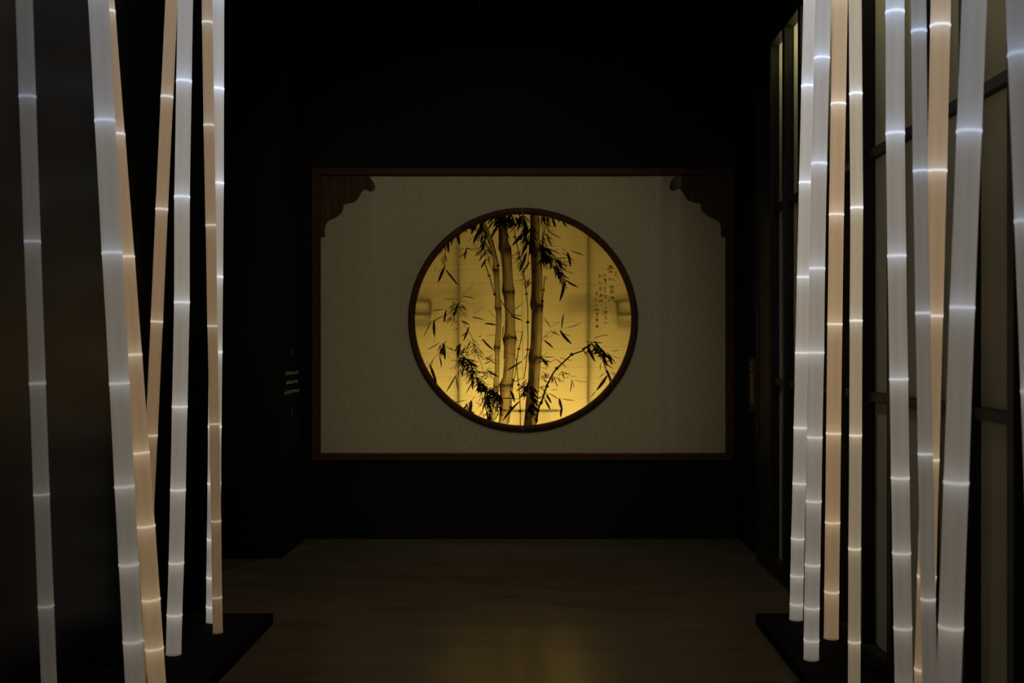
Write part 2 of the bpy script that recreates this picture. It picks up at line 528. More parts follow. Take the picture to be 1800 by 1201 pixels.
bar(822, 724, 834, 752, gap=0.004, th=0.01)

# ------------------------------------------------------------------ ink strokes (flat print on the paper)
class Ink:
    layer = 0
    def __init__(self):
        self.bm = bmesh.new()
    def quadstrip(self, pts, ws):
        Ink.layer += 1
        y = DPP - 0.0006 - Ink.layer * 2.2e-6
        L, R = [], []
        n_ = len(pts)
        for i, (x, yy) in enumerate(pts):
            a_ = pts[max(0, i - 1)]; b_ = pts[min(n_ - 1, i + 1)]
            dx, dy = b_[0] - a_[0], b_[1] - a_[1]
            l_ = math.hypot(dx, dy) or 1
            nx, ny = -dy / l_, dx / l_
            for lst, s_ in ((L, 1), (R, -1)):
                qx, qy = x + s_ * nx * ws[i] / 2, yy + s_ * ny * ws[i] / 2
                # keep inside the round opening
                ex, ey = (qx - 919.3) / 191.6, (qy - 562.2) / 187.1
                rr = math.hypot(ex, ey)
                if rr > 1:
                    qx, qy = 919.3 + (qx - 919.3) / rr, 562.2 + (qy - 562.2) / rr
                w = P(qx, qy, DPP)
                lst.append(self.bm.verts.new((w.x - OFF[0], y - OFF[1], w.z - OFF[2])))
        for i in range(n_ - 1):
            try:
                self.bm.faces.new((L[i], L[i + 1], R[i + 1], R[i]))
            except ValueError:
                pass
    def build(self, name, mat, label=None):
        me = bpy.data.meshes.new(name)
        self.bm.to_mesh(me); self.bm.free()
        o = link(name, me, mat, paper)
        if label: o['label'] = label
        return o

Q = {'A': (700, 350), 'B': (920, 350), 'C': (700, 550), 'D': (920, 550)}
SQ = 5.459
def qp(q_, x, y):
    return Q[q_][0] + x / SQ, Q[q_][1] + y / SQ
LEAF = [(0, .22), (.12, .62), (.4, 1.0), (.72, .85), (.93, .42), (1, .12)]
BRUSH = [(0, .8), (.3, 1.0), (.75, .95), (1, .7)]
rnd = random.Random(11)
def leaf(I, q_, x1, y1, x2, y2, w, bend=None):
    a_, b_ = qp(q_, x1, y1), qp(q_, x2, y2)
    if bend is None:
        bend = rnd.uniform(-.05, .05)
    dx, dy = b_[0] - a_[0], b_[1] - a_[1]
    pts = [(a_[0] + dx * t - dy * bend * 4 * t * (1 - t), a_[1] + dy * t + dx * bend * 4 * t * (1 - t)) for t, _ in LEAF]
    I.quadstrip(pts, [max(0.55, w * 1.12 / SQ * k) for _, k in LEAF])
def line(I, q_, pts, w0, w1=None):
    w1 = w0 if w1 is None else w1
    pp_ = [qp(q_, x, y) for x, y in pts]
    n_ = len(pp_)
    I.quadstrip(pp_, [max(0.4, (w0 + (w1 - w0) * i / (n_ - 1)) / SQ) for i in range(n_)])
def clump(I, q_, guide, n_, angs_, spread, l0, l1, w0, w1, jit):
    """leaves hanging off a guide twig: fan of strokes"""
    segs = [math.hypot(guide[i + 1][0] - guide[i][0], guide[i + 1][1] - guide[i][1]) for i in range(len(guide) - 1)]
    tot = sum(segs)
    for _ in range(n_):
        d_ = rnd.random() * tot
        i = 0
        while i < len(segs) - 1 and d_ > segs[i]:
            d_ -= segs[i]; i += 1
        t = min(1, d_ / segs[i])
        x = guide[i][0] + (guide[i + 1][0] - guide[i][0]) * t + rnd.uniform(-jit, jit)
        y = guide[i][1] + (guide[i + 1][1] - guide[i][1]) * t + rnd.uniform(-jit, jit)
        an = math.radians(rnd.choice(angs_) + rnd.gauss(0, spread))
        ln = rnd.uniform(l0, l1)
        leaf(I, q_, x, y, x + math.cos(an) * ln, y + math.sin(an) * ln, rnd.uniform(w0, w1))

# paper overlap seams
I = Ink()
for (xa, ya, xb, yb) in ((752, 465.3, 1090, 459), (748, 476.5, 1096, 468), (741, 497.5, 1104, 500), (730, 564.3, 1110, 567), (736, 622.8, 1106, 609.5),
                         (745, 649, 1093, 646), (757, 663.5, 1083, 666), (762, 430, 1060, 433), (780, 700, 1050, 702)):
    I.quadstrip([(xa, ya), ((xa + xb) / 2, (ya + yb) / 2), (xb, yb)], [0.55] * 3)
I.build('paper_seam', M['seam'])

# stalks: one printed strip each, its wash given by a tone attribute (dark edges, joints)
m, nt, out = new_mat('ink_wash')
at = nt.nodes.new('ShaderNodeAttribute'); at.attribute_name = 'tone'
tc = nt.nodes.new('ShaderNodeTexCoord'); mp = nt.nodes.new('ShaderNodeMapping'); mp.inputs['Scale'].default_value = (70, 1, 9)
nz = nt.nodes.new('ShaderNodeTexNoise'); nz.inputs['Scale'].default_value = 1.0; nz.inputs['Detail'].default_value = 5
nt.links.new(tc.outputs['Object'], mp.inputs[0]); nt.links.new(mp.outputs[0], nz.inputs['Vector'])
ad = nt.nodes.new('ShaderNodeMath'); ad.operation = 'MULTIPLY_ADD'; ad.inputs[1].default_value = 0.55; ad.inputs[2].default_value = -0.275
nt.links.new(nz.outputs['Fac'], ad.inputs[0])
sm = nt.nodes.new('ShaderNodeMath'); sm.operation = 'ADD'
nt.links.new(at.outputs['Fac'], sm.inputs[0]); nt.links.new(ad.outputs[0], sm.inputs[1])
rp = nt.nodes.new('ShaderNodeValToRGB')
rp.color_ramp.elements[0].color = (0.88, 0.85, 0.78, 1); rp.color_ramp.elements[1].color = (0.03, 0.025, 0.02, 1)
e_ = rp.color_ramp.elements.new(0.5); e_.color = (0.36, 0.32, 0.25, 1)
nt.links.new(sm.outputs[0], rp.inputs[0])
tp = nt.nodes.new('ShaderNodeBsdfTransparent'); nt.links.new(rp.outputs[0], tp.inputs[0]); nt.links.new(tp.outputs[0], out.inputs[0])
M['ink_wash'] = m

def interp(tab, x):
    for (x0, y0), (x1, y1) in zip(tab, tab[1:]):
        if x <= x1:
            return y0 + (y1 - y0) * max(0, (x - x0)) / (x1 - x0)
    return tab[-1][1]

def stalk(label, secs, across, along, nodes):
    pts = [qp(*s_[:3]) + (s_[3] / SQ,) for s_ in secs]
    rows_ = []
    for i in range(len(pts) - 1):
        for k in range(5):
            t = k / 5
            rows_.append([pts[i][j] + (pts[i + 1][j] - pts[i][j]) * t for j in range(3)])
    rows_.append(list(pts[-1]))
    ny = [qp(*n_) for n_ in nodes]
    Ink.layer += 1
    y = DPP - 0.0006 - Ink.layer * 2.2e-6
    bm = bmesh.new(); tones = []; grid = []
    FX = [-.5, -.42, -.32, -.2, -.08, .05, .18, .3, .4, .5]
    for (x, yy, w) in rows_:
        g = []
        for f in FX:
            qx, qy = x + f * w, yy + 2.0 * (0.25 - f * f)
            ex, ey = (qx - 919.3) / 191.6, (qy - 562.2) / 187.1
            rr = math.hypot(ex, ey)
            if rr > 1:
                qx, qy = 919.3 + (qx - 919.3) / rr, 562.2 + (qy - 562.2) / rr
            v = P(qx, qy, DPP)
            g.append(bm.verts.new((v.x - OFF[0], y - OFF[1], v.z - OFF[2])))
            tn = interp(across, f) + interp(along, yy)
            for (_, n_y) in ny:
                dd = yy - n_y
                if abs(dd) < 2.2: tn += .45
                elif 0 < dd < 16: tn += .28 * (1 - dd / 16)
                elif -12 < dd < 0: tn += .14 * (1 + dd / 12)
            tones.append(min(1, tn))
        grid.append(g)
    for r0, r1 in zip(grid, grid[1:]):
        for i in range(len(FX) - 1):
            bm.faces.new((r0[i], r0[i + 1], r1[i + 1], r1[i]))
    me = bpy.data.meshes.new('painted_stalk'); bm.to_mesh(me); bm.free()
    at_ = me.attributes.new('tone', 'FLOAT', 'POINT')
    at_.data.foreach_set('value', tones)
    link('painted_stalk', me, M['ink_wash'], paper)['label'] = label

stalk('slender grey ink bamboo stalk on the left of the trio',
      [('A', 800, 205, 42), ('A', 840, 285, 48), ('A', 880, 390, 52), ('A', 912, 500, 48), ('A', 930, 600, 46), ('A', 936, 675, 66), ('A', 943, 730, 54), ('A', 950, 860, 52),
       ('A', 955, 960, 56), ('A', 958, 1045, 68), ('A', 965, 1100, 48), ('C', 966, 10, 56), ('C', 962, 150, 54), ('C', 955, 290, 58), ('C', 948, 330, 66), ('C', 950, 390, 46), ('C', 948, 560, 46),
       ('C', 940, 690, 58), ('C', 935, 800, 50), ('C', 922, 920, 44), ('C', 905, 1045, 46)],
      [(-.5, .75), (-.3, .58), (0, .42), (.3, .46), (.5, .7)], [(380, .25), (460, .05), (620, .0), (700, .0), (750, -.12)],
      [('A', 936, 682), ('A', 958, 1050), ('C', 946, 330), ('C', 938, 712)])
stalk('broad grey ink bamboo stalk in the middle of the trio',
      [('A', 990, 150, 95), ('A', 1005, 300, 88), ('A', 1012, 420, 94), ('A', 1022, 470, 128), ('A', 1036, 530, 104), ('A', 1046, 660, 96), ('A', 1052, 800, 100), ('A', 1058, 885, 128),
       ('A', 1064, 940, 106), ('A', 1072, 1080, 96), ('C', 1074, 60, 96), ('C', 1072, 180, 104), ('C', 1072, 245, 132), ('C', 1074, 310, 108), ('C', 1068, 480, 104), ('C', 1052, 620, 100), ('C', 1034, 690, 136),
       ('C', 1030, 750, 110), ('C', 1030, 880, 100), ('C', 1018, 980, 98), ('C', 1005, 1075, 92)],
      [(-.5, .9), (-.3, .8), (-.15, .5), (.1, .42), (.3, .48), (.5, .7)], [(378, .5), (430, .35), (455, .1), (520, .05), (600, -.02), (690, .02), (720, .05), (750, -.15)],
      [('A', 1020, 476), ('A', 1058, 890), ('C', 1066, 236), ('C', 1030, 690)])
stalk('dark ink bamboo stalk on the right of the trio',
      [('B', 108, 140, 88), ('B', 112, 260, 90), ('B', 108, 380, 96), ('B', 115, 480, 124), ('B', 125, 540, 108), ('B', 130, 700, 106), ('B', 130, 880, 106), ('B', 128, 1020, 130),
       ('B', 134, 1075, 108), ('D', 132, 20, 108), ('D', 128, 160, 108), ('D', 122, 320, 112), ('D', 110, 425, 128), ('D', 108, 490, 112), ('D', 100, 640, 110), ('D', 86, 800, 116), ('D', 74, 950, 118), ('D', 64, 1085, 122)],
      [(-.5, 1.0), (-.25, .95), (0, .78), (.2, .5), (.35, .42), (.5, .66)], [(378, .1), (430, .15), (460, .12), (520, .05), (600, -.02), (660, .1), (700, .25), (750, .3)],
      [('B', 118, 488), ('B', 128, 1022), ('D', 112, 430)])

# thin canes with knots
I = Ink()
canes = [[('A', 1110, 290), ('A', 1130, 400), ('A', 1165, 540), ('A', 1190, 660), ('B', 10, 760), ('B', 30, 910), ('B', 42, 1060), ('B', 42, 1185), ('D', 40, 90), ('D', 44, 230), ('D', 42, 350), ('D', 28, 470), ('D', 5, 640)],
         [('C', 1195, 170), ('C', 1172, 290), ('C', 1155, 345), ('C', 1135, 480), ('C', 1122, 600), ('C', 1105, 650), ('C', 1095, 760), ('C', 1082, 900), ('C', 1060, 1060)],
         [('C', 1130, 430), ('C', 1140, 540), ('C', 1155, 690), ('C', 1165, 800), ('C', 1172, 950), ('C', 1172, 1080)],
         [('B', 200, 740), ('B', 196, 860), ('B', 182, 985), ('B', 168, 1080)],
         [('A', 905, 390), ('A', 935, 520), ('A', 965, 650)],
         [('A', 830, 610), ('A', 872, 735), ('A', 900, 830), ('A', 925, 915)],
         [('A', 975, 960), ('A', 1020, 1030), ('A', 1090, 1110), ('C', 1180, 30)],
         [('C', 1010, 130), ('C', 1000, 230), ('C', 1020, 330), ('C', 1015, 440)]]
for c in canes:
    pts = [qp(*p) for p in c]
    I.quadstrip(pts, [10 / SQ] * len(pts))
for (q_, x, y) in (('A', 1118, 365), ('A', 1183, 640), ('B', 30, 910), ('B', 42, 1180), ('D', 40, 90), ('D', 42, 352), ('C', 1155, 345), ('C', 1105, 645), ('C', 1155, 690), ('C', 1168, 945), ('C', 1080, 905),
                   ('B', 192, 872), ('B', 182, 980), ('A', 872, 735), ('A', 960, 640), ('A', 925, 915), ('C', 1180, 705)):
    line(I, q_, [(x - 14, y - 3), (x, y + 3), (x + 14, y - 3)], 20)
I.build('painted_cane', M['ink_dark'], 'thin knotted ink canes between the thick stalks')

# --- leaves, quadrant A
I = Ink()
for a_ in ((565, 325, 588, 440, 25), (740, 235, 700, 340, 24), (795, 290, 720, 430, 32), (655, 265, 648, 325, 13), (448, 640, 382, 800, 26), (455, 675, 575, 828, 17),
           (470, 390, 480, 520, 24), (430, 450, 415, 500, 9), (445, 430, 455, 500, 13), (500, 370, 520, 440, 9), (515, 380, 500, 450, 7), (415, 545, 435, 620, 4), (450, 520, 470, 610, 5),
           (460, 540, 430, 640, 5), (660, 465, 635, 580, 17), (655, 500, 582, 565, 9), (660, 470, 700, 480, 11), (630, 468, 585, 498, 5), (735, 435, 700, 455, 4), (745, 460, 695, 495, 5),
           (845, 570, 792, 660, 19), (720, 360, 670, 405, 3), (375, 648, 350, 690, 4), (410, 640, 385, 705, 4), (1190, 330, 1095, 445, 30), (615, 930, 735, 958, 8), (720, 820, 630, 905, 3),
           (540, 957, 435, 964, 5), (535, 965, 515, 1055, 4), (665, 990, 590, 975, 4), (440, 1058, 320, 1072, 8), (460, 1065, 440, 1190, 19), (575, 1000, 530, 1140, 18), (490, 1050, 445, 1100, 4),
           (810, 1040, 725, 1105, 3), (710, 1135, 830, 1165, 5), (865, 1060, 935, 1140, 4), (655, 1050, 560, 1040, 5), (960, 250, 890, 380, 26), (1030, 300, 1075, 385, 10), (530, 385, 505, 440, 6),
           (580, 320, 592, 350, 5), (440, 590, 415, 640, 5), (425, 600, 450, 660, 6), (600, 1110, 660, 1110, 3), (870, 330, 800, 390, 7), (1190, 770, 1110, 795, 4), (1190, 1000, 1095, 1080, 6),
           (1080, 600, 1105, 540, 4), (1190, 500, 1110, 540, 6), (720, 250, 700, 290, 8), (690, 250, 660, 290, 6), (760, 240, 735, 300, 8), (640, 945, 555, 965, 4)):
    leaf(I, 'A', *a_)
line(I, 'A', [(470, 400), (455, 480), (448, 560), (450, 650)], 6, 4)
line(I, 'A', [(550, 330), (500, 380), (430, 450)], 5)
line(I, 'A', [(600, 980), (570, 1020), (480, 1110), (380, 1150), (340, 1180)], 7, 4)
clump(I, 'A', [(700, 225), (740, 260)], 10, [110, 125, 70], 8, 40, 80, 5, 12, 12)
clump(I, 'A', [(780, 205), (820, 330), (830, 440)], 46, [115, 130, 75], 9, 45, 120, 4, 14, 24)
clump(I, 'A', [(820, 300), (850, 440), (875, 580)], 26, [115, 130, 60], 9, 40, 90, 3, 7, 14)
clump(I, 'A', [(760, 420), (800, 520)], 14, [120, 140], 8, 40, 80, 3, 8, 20)
clump(I, 'A', [(890, 180), (1000, 160), (1100, 160), (1195, 170)], 50, [115, 80, 130, 60], 10, 60, 150, 7, 19, 25)
clump(I, 'A', [(1040, 200), (1190, 220)], 26, [110, 130, 50], 9, 60, 130, 5, 14, 25)
clump(I, 'A', [(540, 1000), (600, 1100)], 26, [120, 150, 35], 12, 40, 90, 2.5, 5, 24)
clump(I, 'A', [(420, 470), (440, 620)], 8, [110, 60], 10, 40, 80, 3, 6, 10)
clump(I, 'A', [(1150, 480), (1195, 640)], 12, [150, 115, 100], 12, 40, 80, 4, 10, 12)
I.build('painted_leaves', M['ink_black'], 'black ink bamboo leaves hanging at the upper left')
# --- quadrant B
I = Ink()
for a_ in ((420, 505, 455, 650, 24), (455, 495, 585, 540, 10), (375, 515, 490, 600, 9), (375, 475, 410, 500, 5), (400, 780, 350, 980, 28), (400, 775, 528, 848, 17), (418, 692, 490, 718, 6),
           (275, 180, 310, 275, 23), (375, 205, 415, 270, 15), (235, 310, 360, 380, 9), (230, 300, 305, 302, 5), (330, 195, 350, 225, 8), (245, 440, 300, 457, 5), (405, 840, 425, 860, 5),
           (310, 487, 330, 482, 4), (30, 510, -40, 700, 30), (60, 600, 0, 700, 16), (70, 760, 10, 850, 7), (20, 420, -20, 560, 22), (265, 190, 240, 300, 7), (190, 160, 215, 260, 14), (225, 740, 215, 780, 8)):
    leaf(I, 'B', *a_)
clump(I, 'B', [(5, 160), (40, 300), (60, 440)], 38, [115, 95, 130], 9, 70, 150, 7, 18, 26)
clump(I, 'B', [(60, 200), (90, 330), (60, 560)], 20, [120, 100, 60], 10, 60, 120, 7, 15, 22)
clump(I, 'B', [(150, 160), (260, 180)], 24, [100, 75, 120], 9, 50, 110, 4, 9, 20)
clump(I, 'B', [(210, 220), (190, 330), (190, 440)], 34, [115, 60, 100, 30], 11, 50, 120, 3, 7, 20)
clump(I, 'B', [(190, 430), (180, 520), (200, 600)], 36, [110, 80, 40], 12, 60, 130, 8, 18, 24)
clump(I, 'B', [(200, 480), (260, 540), (330, 580), (370, 640)], 48, [25, 45, 105, 75], 10, 60, 130, 5, 13, 34)
clump(I, 'B', [(240, 600), (320, 660), (360, 720)], 30, [30, 75, 100], 10, 50, 100, 6, 14, 24)
clump(I, 'B', [(330, 690), (400, 780)], 12, [60, 100, 30], 12, 40, 90, 4, 10, 12)
line(I, 'B', [(205, 440), (290, 540), (350, 640), (400, 780)], 9, 7)
I.build('painted_leaves', M['ink_black'], 'black ink bamboo leaves around the top of the dark stalk')
# --- quadrant C
I = Ink()
for a_ in ((345, 70, 350, 230, 24), (312, 95, 245, 235, 7), (350, 230, 353, 290, 3), (395, 290, 280, 355, 8), (430, 285, 450, 450, 27), (415, 300, 375, 370, 11), (440, 300, 395, 430, 14), (395, 420, 415, 525, 13),
           (465, 265, 440, 310, 8), (600, 295, 570, 435, 26), (580, 300, 545, 370, 13), (490, 330, 530, 360, 6), (300, 490, 372, 690, 27), (335, 450, 315, 520, 6), (275, 460, 285, 500, 4),
           (510, 605, 475, 665, 3), (630, 420, 610, 530, 26), (640, 440, 775, 520, 20), (722, 560, 715, 740, 26), (725, 650, 652, 775, 11), (680, 130, 625, 270, 19), (665, 180, 600, 230, 9),
           (610, 75, 685, 120, 15), (605, 140, 525, 170, 4), (595, 105, 575, 122, 3), (710, 40, 830, 72, 7), (825, 105, 940, 118, 16), (805, 248, 920, 360, 18), (935, 210, 845, 230, 4), (800, 220, 775, 230, 7),
           (790, 270, 850, 262, 4), (850, 545, 965, 615, 18), (830, 420, 925, 480, 9), (915, 398, 840, 440, 6), (1080, 30, 1190, 75, 16), (1045, 200, 1160, 265, 9), (1190, 460, 1040, 555, 17),
           (1040, 380, 1170, 430, 5), (1075, 740, 1115, 860, 24), (1170, 845, 1005, 1035, 22), (970, 825, 1150, 828, 9), (655, 838, 525, 865, 7), (700, 840, 685, 970, 34), (655, 870, 640, 945, 14),
           (740, 800, 705, 850, 4), (700, 850, 620, 915, 7), (800, 935, 775, 995, 6), (790, 890, 760, 920, 3), (740, 855, 830, 905, 6), (850, 940, 860, 1035, 16), (545, 290, 530, 305, 4), (530, 440, 520, 450, 4),
           (540, 510, 490, 545, 4), (700, 950, 720, 975, 18), (1110, 183, 1200, 183, 4), (1150, 650, 1060, 690, 5), (1190, 630, 1100, 670, 6), (1180, 760, 1120, 720, 5), (480, 425, 492, 430, 5), (590, 460, 535, 550, 6),
           (770, 575, 830, 565, 4), (800, 630, 850, 632, 5), (845, 690, 890, 686, 4), (800, 790, 770, 860, 5), (560, 480, 540, 520, 5)):
    leaf(I, 'C', *a_)
line(I, 'C', [(610, 70), (650, 140), (700, 220), (750, 350), (780, 440), (800, 500), (825, 600)], 6, 4)
line(I, 'C', [(300, 100), (370, 60), (440, 20)], 5, 4)
line(I, 'C', [(265, 550), (300, 500), (340, 440), (400, 380), (440, 310)], 6, 3)
line(I, 'C', [(440, 310), (500, 350), (560, 370), (620, 410)], 6, 8)
line(I, 'C', [(620, 410), (690, 490), (730, 580), (800, 680), (860, 800), (900, 980)], 12, 10)
clump(I, 'C', [(690, 240), (720, 300), (770, 400)], 34, [115, 60, 20, 140], 12, 40, 100, 2.5, 5, 24)
clump(I, 'C', [(620, 330), (680, 380)], 16, [115, 140], 12, 50, 90, 3, 7, 24)
clump(I, 'C', [(610, 430), (680, 480), (720, 560)], 72, [110, 140, 20, 170], 13, 50, 110, 4, 10, 26)
clump(I, 'C', [(590, 520), (660, 560)], 14, [120, 100], 12, 50, 90, 3, 6, 20)
clump(I, 'C', [(710, 590), (770, 640), (800, 700)], 34, [120, 95, 30], 12, 50, 110, 4, 12, 22)
clump(I, 'C', [(760, 640), (820, 760), (850, 880)], 70, [110, 45, 80, 20], 13, 50, 110, 5, 11, 24)
clump(I, 'C', [(830, 720), (920, 760), (990, 800)], 58, [60, 30, 110, 150], 14, 50, 120, 5, 12, 26)
clump(I, 'C', [(850, 830), (900, 960), (880, 1020)], 34, [60, 100, 130], 14, 50, 100, 5, 12, 22)
clump(I, 'C', [(930, 820), (980, 960)], 24, [60, 45, 100], 14, 50, 110, 6, 14, 22)
clump(I, 'C', [(840, 540), (880, 600)], 14, [20, 160, 100], 14, 40, 90, 3, 6, 20)
clump(I, 'C', [(860, 410), (900, 470)], 10, [20, 160], 14, 40, 80, 3, 6, 16)
clump(I, 'C', [(500, 20), (560, 60)], 10, [120, 150], 12, 40, 80, 3, 5, 14)
clump(I, 'C', [(390, 320), (420, 360)], 8, [120, 60], 12, 40, 80, 4, 8, 10)
clump(I, 'C', [(650, 870), (690, 940)], 8, [120, 60], 12, 40, 70, 5, 9, 10)
I.build('painted_leaves', M['ink_black'], 'black ink bamboo leaves fanning out at the lower left')
# --- quadrant D
I = Ink()
for a_ in ((385, 10, 367, 155, 13), (195, 50, 265, 150, 7), (555, 98, 395, 148, 7), (350, 165, 465, 300, 26), (355, 90, 270, 130, 3), (255, 172, 350, 220, 8), (380, 200, 455, 228, 6), (195, 265, 285, 340, 17),
           (165, 420, 240, 510, 24), (225, 205, 195, 240, 4), (160, 420, 235, 380, 5), (165, 420, 295, 422, 8), (250, 480, 320, 440, 4), (350, 430, 470, 460, 6), (310, 440, 415, 525, 8), (265, 590, 205, 615, 4),
           (640, 280, 750, 440, 17), (680, 268, 790, 420, 18), (620, 320, 690, 470, 26), (700, 300, 855, 492, 16), (740, 380, 802, 517, 26), (820, 395, 852, 497, 24), (800, 375, 887, 490, 11), (640, 285, 762, 290, 10),
           (760, 440, 865, 545, 9), (840, 405, 935, 440, 5), (588, 270, 640, 290, 6), (555, 352, 665, 300, 13), (590, 380, 720, 350, 12), (640, 400, 780, 370, 10), (700, 420, 842, 410, 11), (760, 480, 850, 450, 9),
           (600, 320, 660, 420, 12), (570, 340, 610, 420, 9), (805, 600, 700, 745, 28), (695, 745, 640, 812, 7), (800, 560, 825, 640, 9), (820, 580, 828, 712, 8), (775, 575, 725, 625, 6), (855, 572, 905, 605, 7),
           (865, 612, 835, 560, 5), (740, 485, 738, 552, 7), (850, 368, 920, 362, 5), (465, 640, 448, 762, 10), (465, 640, 490, 725, 5), (490, 645, 610, 665, 4), (470, 607, 510, 607, 3), (265, 740, 330, 733, 5),
           (190, 640, 240, 670, 11), (225, 780, 270, 868, 20), (205, 835, 258, 932, 20), (345, 820, 375, 935, 26), (370, 900, 358, 1003, 22), (240, 770, 340, 830, 8), (375, 828, 495, 842, 7), (170, 520, 230, 545, 4),
           (370, 565, 440, 590, 5), (320, 590, 390, 600, 4), (130, 800, 180, 830, 6), (210, 180, 232, 180, 3), (0, 760, 60, 640, 14), (0, 450, 50, 390, 9), (0, 780, 20, 775, 10), (800, 540, 858, 685, 17)):
    leaf(I, 'D', *a_)
line(I, 'D', [(122, 1060), (135, 980), (150, 900), (178, 845), (205, 760), (225, 700), (250, 650), (280, 590), (315, 540), (400, 460), (465, 400), (560, 370), (640, 300)], 20, 14)
for x, y in ((125, 1030), (170, 865), (228, 705), (320, 535), (465, 400)):
    line(I, 'D', [(x - 14, y - 8), (x, y), (x + 14, y + 6)], 26)
line(I, 'D', [(688, 246), (700, 232), (760, 218), (812, 213)], 8, 5)
line(I, 'D', [(690, 300), (760, 430), (800, 580)], 14, 10)
clump(I, 'D', [(200, 260), (260, 190), (330, 170)], 10, [120, 160, 30], 15, 30, 60, 2.5, 4, 10)
clump(I, 'D', [(180, 440), (230, 480)], 16, [20, 60, 160], 14, 40, 80, 3, 6, 20)
clump(I, 'D', [(180, 560), (260, 640), (300, 620)], 22, [20, 150, 60, 100], 14, 30, 80, 2.5, 5, 20)
clump(I, 'D', [(150, 700), (200, 800)], 18, [20, 150, 40], 14, 40, 80, 3, 7, 20)
clump(I, 'D', [(20, 660), (60, 720), (40, 800)], 26, [120, 60, 150], 14, 60, 120, 8, 16, 22)
clump(I, 'D', [(60, 760), (90, 880), (50, 960)], 26, [110, 60, 40], 14, 60, 130, 8, 16, 24)
clump(I, 'D', [(360, 560), (460, 620)], 10, [80, 20, 110], 14, 30, 60, 2.5, 4, 10)
clump(I, 'D', [(640, 290), (740, 350), (820, 430)], 18, [50, 160, 100], 10, 60, 110, 6, 12, 16)
I.build('painted_leaves', M['ink_black'], 'black ink bamboo leaves and arching twig at the lower right')
# grey background leaves
I = Ink()
for a_ in (('A', 845, 515, 775, 590, 12), ('A', 600, 1010, 660, 1075, 12), ('B', 225, 330, 270, 450, 17), ('C', 555, 595, 462, 760, 17), ('C', 550, 600, 578, 750, 12), ('D', 370, 560, 395, 640, 12),
           ('D', 300, 620, 330, 715, 10), ('C', 690, 270, 650, 360, 14), ('B', 75, 790, 10, 860, 12), ('A', 820, 540, 770, 600, 9)):
    leaf(I, *a_)
clump(I, 'D', [(270, 600), (330, 640)], 12, [60, 110, 20], 14, 40, 80, 3, 6, 16)
clump(I, 'B', [(0, 640), (60, 800)], 12, [120, 150], 14, 50, 90, 4, 8, 16)
clump(I, 'A', [(850, 480), (880, 620)], 10, [70, 110], 12, 40, 80, 3, 6, 12)
I.build('painted_leaves', M['ink_dark'], 'washed out grey ink leaves')

# calligraphy, one part per column
C1 = (1035, 460, 20.02)
C2 = (1035, 515, 18.48)
def chars(label, s1, s2):
    st = []
    for (ox, oy, sc), lst in ((C1, s1), (C2, s2)):
        for (x1, y1, x2, y2, w) in lst:
            st.append(((ox + x1 / sc, oy + y1 / sc), (ox + x2 / sc, oy + y2 / sc), w * 1.15 / sc))
    st.sort(key=lambda q_: min(q_[0][1], q_[1][1]))
    groups = []
    for a_, b_, w in st:
        y0, y1 = min(a_[1], b_[1]) - w / 2, max(a_[1], b_[1]) + w / 2
        if groups and y0 < groups[-1][0] + 0.25:
            groups[-1][1].append((a_, b_, w)); groups[-1][0] = max(groups[-1][0], y1)
        else:
            groups.append([y1, [(a_, b_, w)]])
    for k, (_, lst) in enumerate(groups):
        I = Ink()
        for a_, b_, w in lst:
            m_ = ((a_[0] + b_[0]) / 2, (a_[1] + b_[1]) / 2)
            I.quadstrip([a_, m_, b_], [w * .85, w, w * .7])
        I.build('brush_character', M['ink_black'], label)

chars('large brush character',
      [(695, 150, 855, 150, 30), (770, 150, 770, 245, 25), (680, 215, 875, 215, 22), (687, 212, 672, 305, 28), (872, 215, 850, 250, 25), (730, 250, 815, 245, 14), (745, 280, 745, 365, 14), (795, 280, 795, 365, 14),
       (690, 370, 860, 365, 26), (740, 300, 830, 290, 10),
       (712, 590, 708, 665, 19), (748, 585, 748, 670, 19), (770, 590, 840, 655, 17), (840, 655, 935, 650, 19), (820, 590, 830, 605, 12), (870, 585, 880, 605, 14),
       (770, 840, 770, 960, 19), (850, 830, 855, 935, 19), (710, 890, 880, 880, 19), (735, 935, 880, 920, 15), (765, 985, 860, 975, 13), (775, 1000, 775, 1080, 13), (815, 990, 815, 1080, 13), (850, 990, 845, 1080, 13),
       (730, 1090, 895, 1075, 25)],
      [(670, 140, 720, 130, 15), (660, 200, 690, 195, 15), (690, 195, 670, 265, 15), (672, 262, 600, 265, 17), (735, 140, 840, 130, 15), (785, 115, 785, 160, 15), (740, 170, 840, 165, 17), (745, 140, 745, 205, 13),
       (815, 140, 820, 200, 13), (735, 200, 840, 205, 17), (760, 220, 740, 255, 13), (780, 230, 830, 280, 15), (828, 283, 880, 285, 17), (820, 230, 830, 245, 13)])
